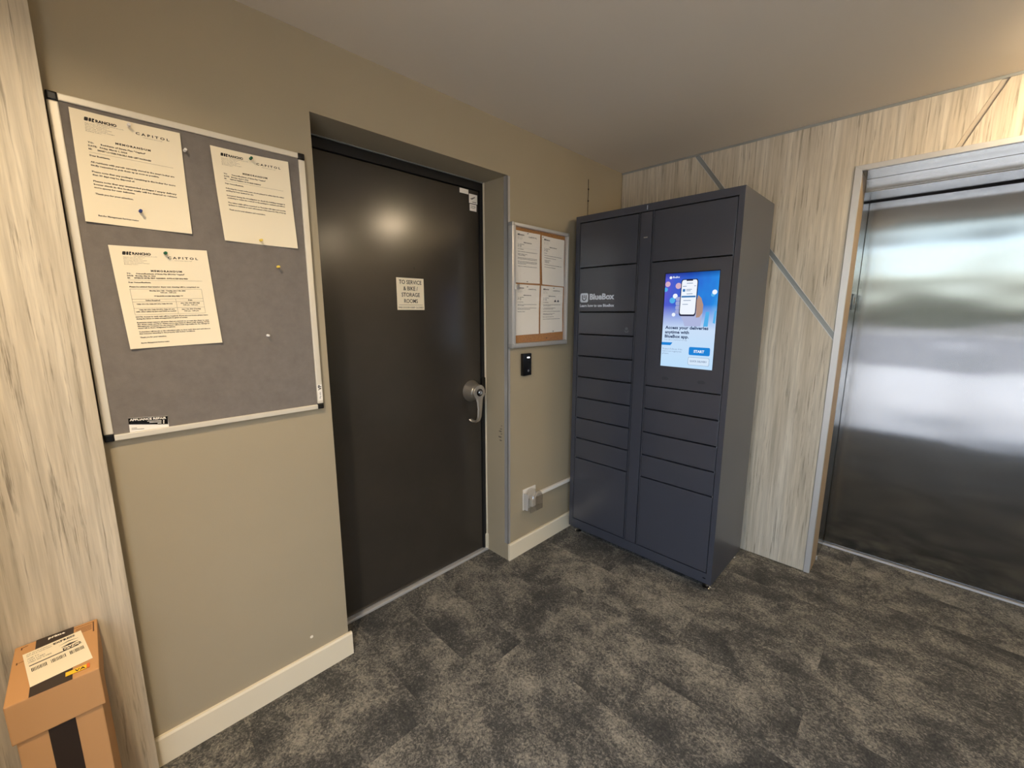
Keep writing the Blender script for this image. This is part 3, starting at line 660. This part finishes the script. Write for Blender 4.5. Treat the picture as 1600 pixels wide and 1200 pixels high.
# ------------------------------------------------------------------ glazed cork notice case
ny0, ny1, nz0, nz1, nd = -1.138, -.640, 1.300, 1.972, .036
nc = thing('notice_case', (0, (ny0+ny1)/2, nz0), 'aluminium framed cork notice case between the service door and locker', 'notice board')
boxo('cork_back', (.001, ny0+.01, nz0+.01), (.012, ny1-.01, nz1-.01), M['cork'], nc)
rw = .030
for lo, hi in (((.001, ny0, nz0+.012), (nd, ny0+rw, nz1-.012)), ((.001, ny1-.016, nz0+.012), (nd, ny1, nz1-.012))): boxo('frame_rail', lo, hi, M['alu'], nc, .007, smooth=True)
boxo('frame_rail', (.001, ny0+.012, nz1-.018), (nd, ny1-.012, nz1), M['alu'], nc, .007, smooth=True); boxo('frame_rail', (.001, ny0+.012, nz0), (nd, ny1-.012, nz0+.026), M['guard'], nc, .007, smooth=True)
for cy in (ny0, ny1-.018):
    for cz, hh in ((nz0-.001, .030), (nz1-.024, .025)): boxo('corner_cap', (.001, cy-.001, cz), (nd+.001, cy+.019, cz+hh), M['guard'], nc, .008, smooth=True)
b = B(); box(b, (.026, ny0+rw-.004, 1.622), (nd+.006, ny0+rw+.022, 1.650), .002); obj('case_lock', b, M['nickel'], nc, smooth=True)
boxo('sliding_pane', (.024, ny0+.022, nz0+.022), (.026, ny1-.012, nz1-.015), M['glass'], nc)
GN = 'notices inside the cork notice case'
def notice(corners, label, lines, cap=True, extra=None):
    x, curl = .0135, .005
    o = sheet('notice_sheet', corners, x, label, GN, 'paper2', curl, 'notice'); b = B()
    logo(b, .9, -.95); text(b, I4, 'RANCHO', .34, 1.7, -.9, width=1.5, bold=.02, d=0)
    for i, w in enumerate((1.7, 1.4, 1.8, 1.5)): text(b, I4, 'Agents for the Owners', .12, .95, -1.2-i*.18, width=w, d=0)
    if cap: text(b, I4, 'CAPITOL', .34, 4.6, -1.1, width=2.8, bold=.01, d=0)
    text(b, I4, 'MEMORANDUM', .26, 3.0, -2.4, width=2.6, bold=.012, d=0)
    body(b, lines, size=.19, step=.26, y=-2.8)
    if extra: extra(b)
    printer(corners, x, curl)(b); obj('print', b, M['ink'], o, fix=False)['kind'] = 'stuff'
notice(((-1.100, 1.936), (-.893, 1.936), (-.893, 1.662), (-1.100, 1.660)), 'upper left of four notices in the cork case, with a bold centred line',
    ['TO:     Owners/Residents', 'DATE:   Monday', 'RE:     Notice', '-', 'Dear Owners/Residents,', '', 'Please be advised that the following work will take place on|', '', '             WINDOW CLEANING NOTICE', '                     Thursday', '', 'During the work please keep all of the windows closed to stop water|', 'from entering the suites and remove the items near the windows so|', '', 'that the crew can reach all of the glass from the outside of the building|', 'and complete the work in time for the next scheduled date and time.|', 'Please keep patio doors closed.', '', 'Thank you for your attention and cooperation in this matter.|'])
notice(((-.880, 1.934), (-.668, 1.930), (-.665, 1.655), (-.870, 1.660)), 'upper right of four notices in the cork case, with short list lines',
    ['TO:     Owners/Residents', 'DATE:   Friday', 'RE:     Reminder', '', 'Dear Owners,', '', 'Please be advised of the following reminder for all of the residents|', '', 'in the building about the use of the shared areas.', '', '     - Lobby and mail room', '     - Parking level', '     - Storage rooms', '', 'All residents are asked to keep these areas clear at all times of day|', '', 'and report any concerns to the building manager.'], cap=False)
notice(((-1.100, 1.652), (-.893, 1.652), (-.897, 1.372), (-1.100, 1.369)), 'lower left of four notices in the cork case, blank below the middle',
    ['TO:     Owners/Residents', 'DATE:   Monday', 'RE:     Update', '', 'Dear Owners/Residents,', '', 'Following the last notice please be advised that the work on the main|', 'entrance is now complete.', '', 'Residents can use the entrance door as normal and should contact the|', 'manager with any further questions about access.', '', 'Thank you for your attention.'])
def cars(b):
    for cx in (5.6, 6.7):
        prism(b, I4, [(cx-.4, -3.6), (cx+.4, -3.6), (cx+.38, -3.4), (cx+.22, -3.35), (cx+.12, -3.15), (cx-.15, -3.15), (cx-.25, -3.35), (cx-.38, -3.4)], 0, .0001)
        for k in (-.22, .22): prism(b, I4, disc(cx+k, -3.62, .09, n=10), 0, .0001)
notice(((-.880, 1.652), (-.672, 1.650), (-.672, 1.378), (-.884, 1.372)), 'lower right of four notices in the cork case, with indented paragraphs',
    ['TO:     Owners/Residents', 'DATE:   Tuesday', 'RE:     Parking', '', 'Dear Owners/Residents,', '', 'Please be advised that all vehicles must be registered with the office|', 'and have valid storage insurance.', '', '     1.   Vehicles left in the visitor stalls will be', '           removed at the expense of owners', '', 'All residents are required to follow these rules and keep their stall clean|', '', '           Oil stains must be removed by the owner', '           of the stall within the month', '', '           Bikes are kept in the storage rooms', '', 'Thank you for your attention and cooperation in this matter always.|'], extra=cars)
for (y, z, lb) in ((-.999, 1.928, 'dark pin at the top of the upper left notice in the cork case'), (-.872, 1.924, 'dark pin in the corner of the upper right notice in the cork case'), (-1.002, 1.668, 'dark pin at the foot of the upper left notice in the cork case'),
        (-1.000, 1.640, 'dark pin at the top of the lower left notice in the cork case'), (-.764, 1.642, 'dark pin at the top of the lower right notice in the cork case'), (-.764, 1.384, 'dark pin at the foot of the lower right notice in the cork case'), (-.826, 1.345, 'dark pin in bare cork along the bottom of the notice case')):
    pin(y, z, .0130, 'pin_black', lb, s=.5)

# ------------------------------------------------------------------ small things on the left wall
cr = thing('card_reader', (0, -.996, 1.130), 'small black card reader on the wall below the cork notice case', 'card reader')
boxo('reader_body', (.0005, -1.034, 1.132), (.022, -.962, 1.262), M['plasticblack'], cr, .004, smooth=True)
b = B(); prism(b, onA(-.990, 1.238, .022), rrect(-.011, .011, -.0035, .0035, .003), -.001, .0006); obj('status_light', b, M['led'], cr)
b = B(); prism(b, onA(-.990, 1.160, .022), disc(0, 0, .007, n=12), 0, .0004); obj('reader_mark', b, M['dimprint'], cr)

oc = thing('outlet_cover', (0, -.955, .29), 'clear plastic box over a wall outlet, low beside the locker', 'outlet cover')
boxo('wall_plate', (.0005, -1.012, .282), (.008, -.898, .418), M['white'], oc, .002)
boxo('receptacle', (.008, -.978, .300), (.013, -.932, .400), M['white'], oc, .002)
b = B()                                                           # arched clear hood, open below as a shell
out = [(-.052, 0), (.052, 0), (.052, .085)] + [(.052*math.cos(R(a)), .085+.045*math.sin(R(a))) for a in range(15, 180, 15)] + [(-.052, .085)]
inn_ = [(p[0]*.95, .003+p[1]*.955) for p in out]
P4 = onA(-.955, .285, .008); n = len(out)
vv = [P4 @ Vector((p[0], p[1], 0)) for p in out] + [P4 @ Vector((p[0], p[1], .060)) for p in out] + [P4 @ Vector((p[0]*.9, .006+p[1]*.9, .068)) for p in out]
add(b, vv, [(i, (i+1) % n, n+(i+1) % n, n+i) for i in range(n)] + [(n+i, n+(i+1) % n, 2*n+(i+1) % n, 2*n+i) for i in range(n)] + [tuple(range(2*n, 3*n))])
obj('clear_hood', b, M['clear'], oc, smooth=True)
boxo('hood_hinge', (.010, -1.014, .292), (.044, -1.007, .398), M['alu'], oc, .003)
b = B(); box(b, (.013, -.972, .305), (.046, -.938, .352), .005); pl = obj('plug', b, M['white'], oc, smooth=True)
b = B(); tube(b, [(.044, -.955, .345), (.050, -.950, .366), (.046, -.935, .380), (.034, -.915, .376), (.020, -.902, .362)], .004, 8); obj('cord', b, M['white'], pl, smooth=True)
rc = boxo('cable_raceway', (.0005, -.896, .342), (.020, -.36, .364), M['white'], loc=(0, -.63, .342), bev=.003)
tag(rc, 'white surface cable raceway running from the outlet box behind the locker', 'cable raceway')

wr = thing('hanging_wire', (.003, -.410, 2.05), 'thin dark wire with two knots hanging on the wall above the locker', 'wire')
b = B(); tube(b, [(.003, -.412, 2.335), (.003, -.409, 2.25), (.003, -.411, 2.15), (.003, -.409, 2.05)], .0016, 6); obj('wire', b, M['ink'], wr)
for z in (2.276, 2.205): b = B(); lathe(b, frame((.004, -.410, z-.007), (1, 0, 0), (0, 1, 0)), [(.001, 0), (.0045, .004), (.0045, .010), (.001, .014)], 10); obj('knot', b, M['pin_black'], wr, smooth=True)

# ------------------------------------------------------------------ cartons in front of the wood panel
bx0, bx1, by0, by1, bz0, bz1 = .064, .305, -3.020, -2.866, .53, .632
lo = thing('carton', (.185, -2.943, 0), 'tall plain brown carton on the carpet under the labelled parcel', 'carton', 'stacked cartons')
boxo('carton_walls', (.066, -3.014, .0005), (.300, -2.872, bz0-.001), M['cardboard'], lo, .003); boxo('tape', (.0655, -2.965, .3), (.3005, -2.920, bz0-.0004), M['carddark'], lo)
up = thing('carton', (.185, -2.943, bz0), 'small brown parcel with white shipping label against the wood panel', 'carton', 'stacked cartons')
boxo('carton_walls', (bx0, by0, bz0), (bx1, by1, bz1), M['cardboard'], up, .003)
T = frame((bx0, by1, bz1), (0, -1, 0), (1, 0, 0)); T = frame((bx0, by0, bz1), (0, 1, 0), (-1, 0, 0))   # right = +y, up = back towards the panel
W2, D2 = by1-by0, bx1-bx0
b = B(); prism(b, T, rect(.038, .108, -D2-.0, .0), 0, .0006); obj('tape', b, M['carddark'], up)
b = B(); text(b, T, 'prime', .013, .060, -.017, bold=.0006, d=.0008); obj('tape_print', b, M['paper2'], up, fix=False)
b = B()
for i in range(5): prism(b, T, rect(.112, .143, -.022-i*.006, -.0205-i*.006), 0, .0003)
for r in (rect(.108, .147, -.012, -.0105), rect(.145, .1475, -.062, -.0105)): prism(b, T, r, 0, .0003)
for P in ([(.012, -.012), (.024, -.009), (.024, -.011), (.0145, -.014), (.0145, -.022), (.012, -.022)], [(.008, -.085), (.0105, -.085), (.0105, -.076), (.008, -.076)], [(.012, -.079), (.022, -.077), (.022, -.078), (.012, -.080)]): prism(b, T, P, 0, .0003)
obj('carton_print', b, M['kraftink'], up)['kind'] = 'stuff'
LT = T @ Matrix.Translation((.080, -.119, .0008)) @ Matrix.Rotation(R(8), 4, 'Z')       # shipping label, text runs across
b = B(); prism(b, LT, rect(-.053, .053, -.078, .078), 0, .0005); lab = obj('shipping_label', b, M['paper'], up)
b = B(); LL = LT @ Matrix.Translation((0, 0, .0005))
for s, x, y, w, sz in (('SHIP FROM WAREHOUSE', -.047, .066, .050, .006), ('RETURN IF UNDELIVERED', -.047, .058, .044, .006), ('SHIP TO', -.047, .044, .020, .008), ('UNIT LOBBY', -.047, .034, .030, .009), ('STREET AND NUMBER', -.047, .025, .040, .008)): text(b, LL, s, sz, x, y, width=w, d=.0002)
text(b, LL, 'EXPRESS', .012, .000, .062, width=.040, bold=.0006, d=.0002)
prism(b, LL, rect(-.047, .040, .010, .0135), 0, .0003)
for k in range(3):
    x = -.045 + k*.033; q = random.Random(k)
    for i in range(11): prism(b, LL, rect(x+i*.0024, x+i*.0024+.0008+q.random()*.0008, -.018, -.002), 0, .0003)
prism(b, LL, [(.008, .045), (.026, .052), (.044, .046), (.026, .049)], 0, .0003); prism(b, LL, [(.010, .032), (.026, .038), (.042, .034), (.026, .029)], 0, .0003)
text(b, LL, 'DVC2', .016, .012, .014, width=.034, bold=.0006, d=.0002)
obj('label_print', b, M['ink'], lab, fix=False)
b = B(); prism(b, T, rect(.096, .132, -.222, -.206), .0014, .0018); yl = obj('yellow_sticker', b, M['yellow'], up)
b = B(); text(b, T, 'VA', .014, .112, -.220, d=.0022, bold=.0003); obj('sticker_print', b, M['ink'], yl, fix=False)
b = B(); prism(b, T, rect(.1325, .1375, -.222, -.204), .0014, .0018); obj('orange_sticker', b, M['orange'], up)

# ------------------------------------------------------------------ ceiling lights
def lamp_mat(w):
    m = emit('lit_opal_dome', (255, 255, 255), w / (math.pi * .050)); m.node_tree.nodes['Emission'].inputs[0].default_value = WARM + (1,); return m
for (x, y, w, kind, lb) in LAMPS:
    c = thing('ceiling_light', (x, y, H), lb, 'ceiling light', 'lobby ceiling lights'); P4 = frame((x, y, H), (1, 0, 0), (0, -1, 0))
    if kind == 'dome':
        b = B(); lathe(b, P4, [(.118, 0), (.118, .018), (.113, .022), (.108, .022), (.108, .0)], 32, caps=False); obj('trim_ring', b, M['alu'], c, smooth=True)
        b = B(); lathe(b, P4, [(.107*math.cos(R(a)), .012 + .075*math.sin(R(a))) for a in (0, 15, 30, 45, 60, 75, 87)], 32); obj('glass_dome', b, lamp_mat(w), c, smooth=True)
    else:
        b = B(); lathe(b, P4, [(.052, 0), (.052, .004), (.066, .0045), (.070, .001), (.070, 0)], 32, caps=False); obj('trim_ring', b, M['white'], c, smooth=True)
        b = B(); lathe(b, P4, [(.0515, .0005), (.0515, .002)], 32); obj('diffuser', b, M['lampglow'], c)
        ld = bpy.data.lights.new('lamp', 'AREA'); ld.shape = 'DISK'; ld.size = .10; ld.energy = w; ld.color = WARM; ld.spread = R(150)
        lo_ = bpy.data.objects.new('lamp', ld); lo_.location = (0, 0, -.004); lo_.parent = c; col.objects.link(lo_)
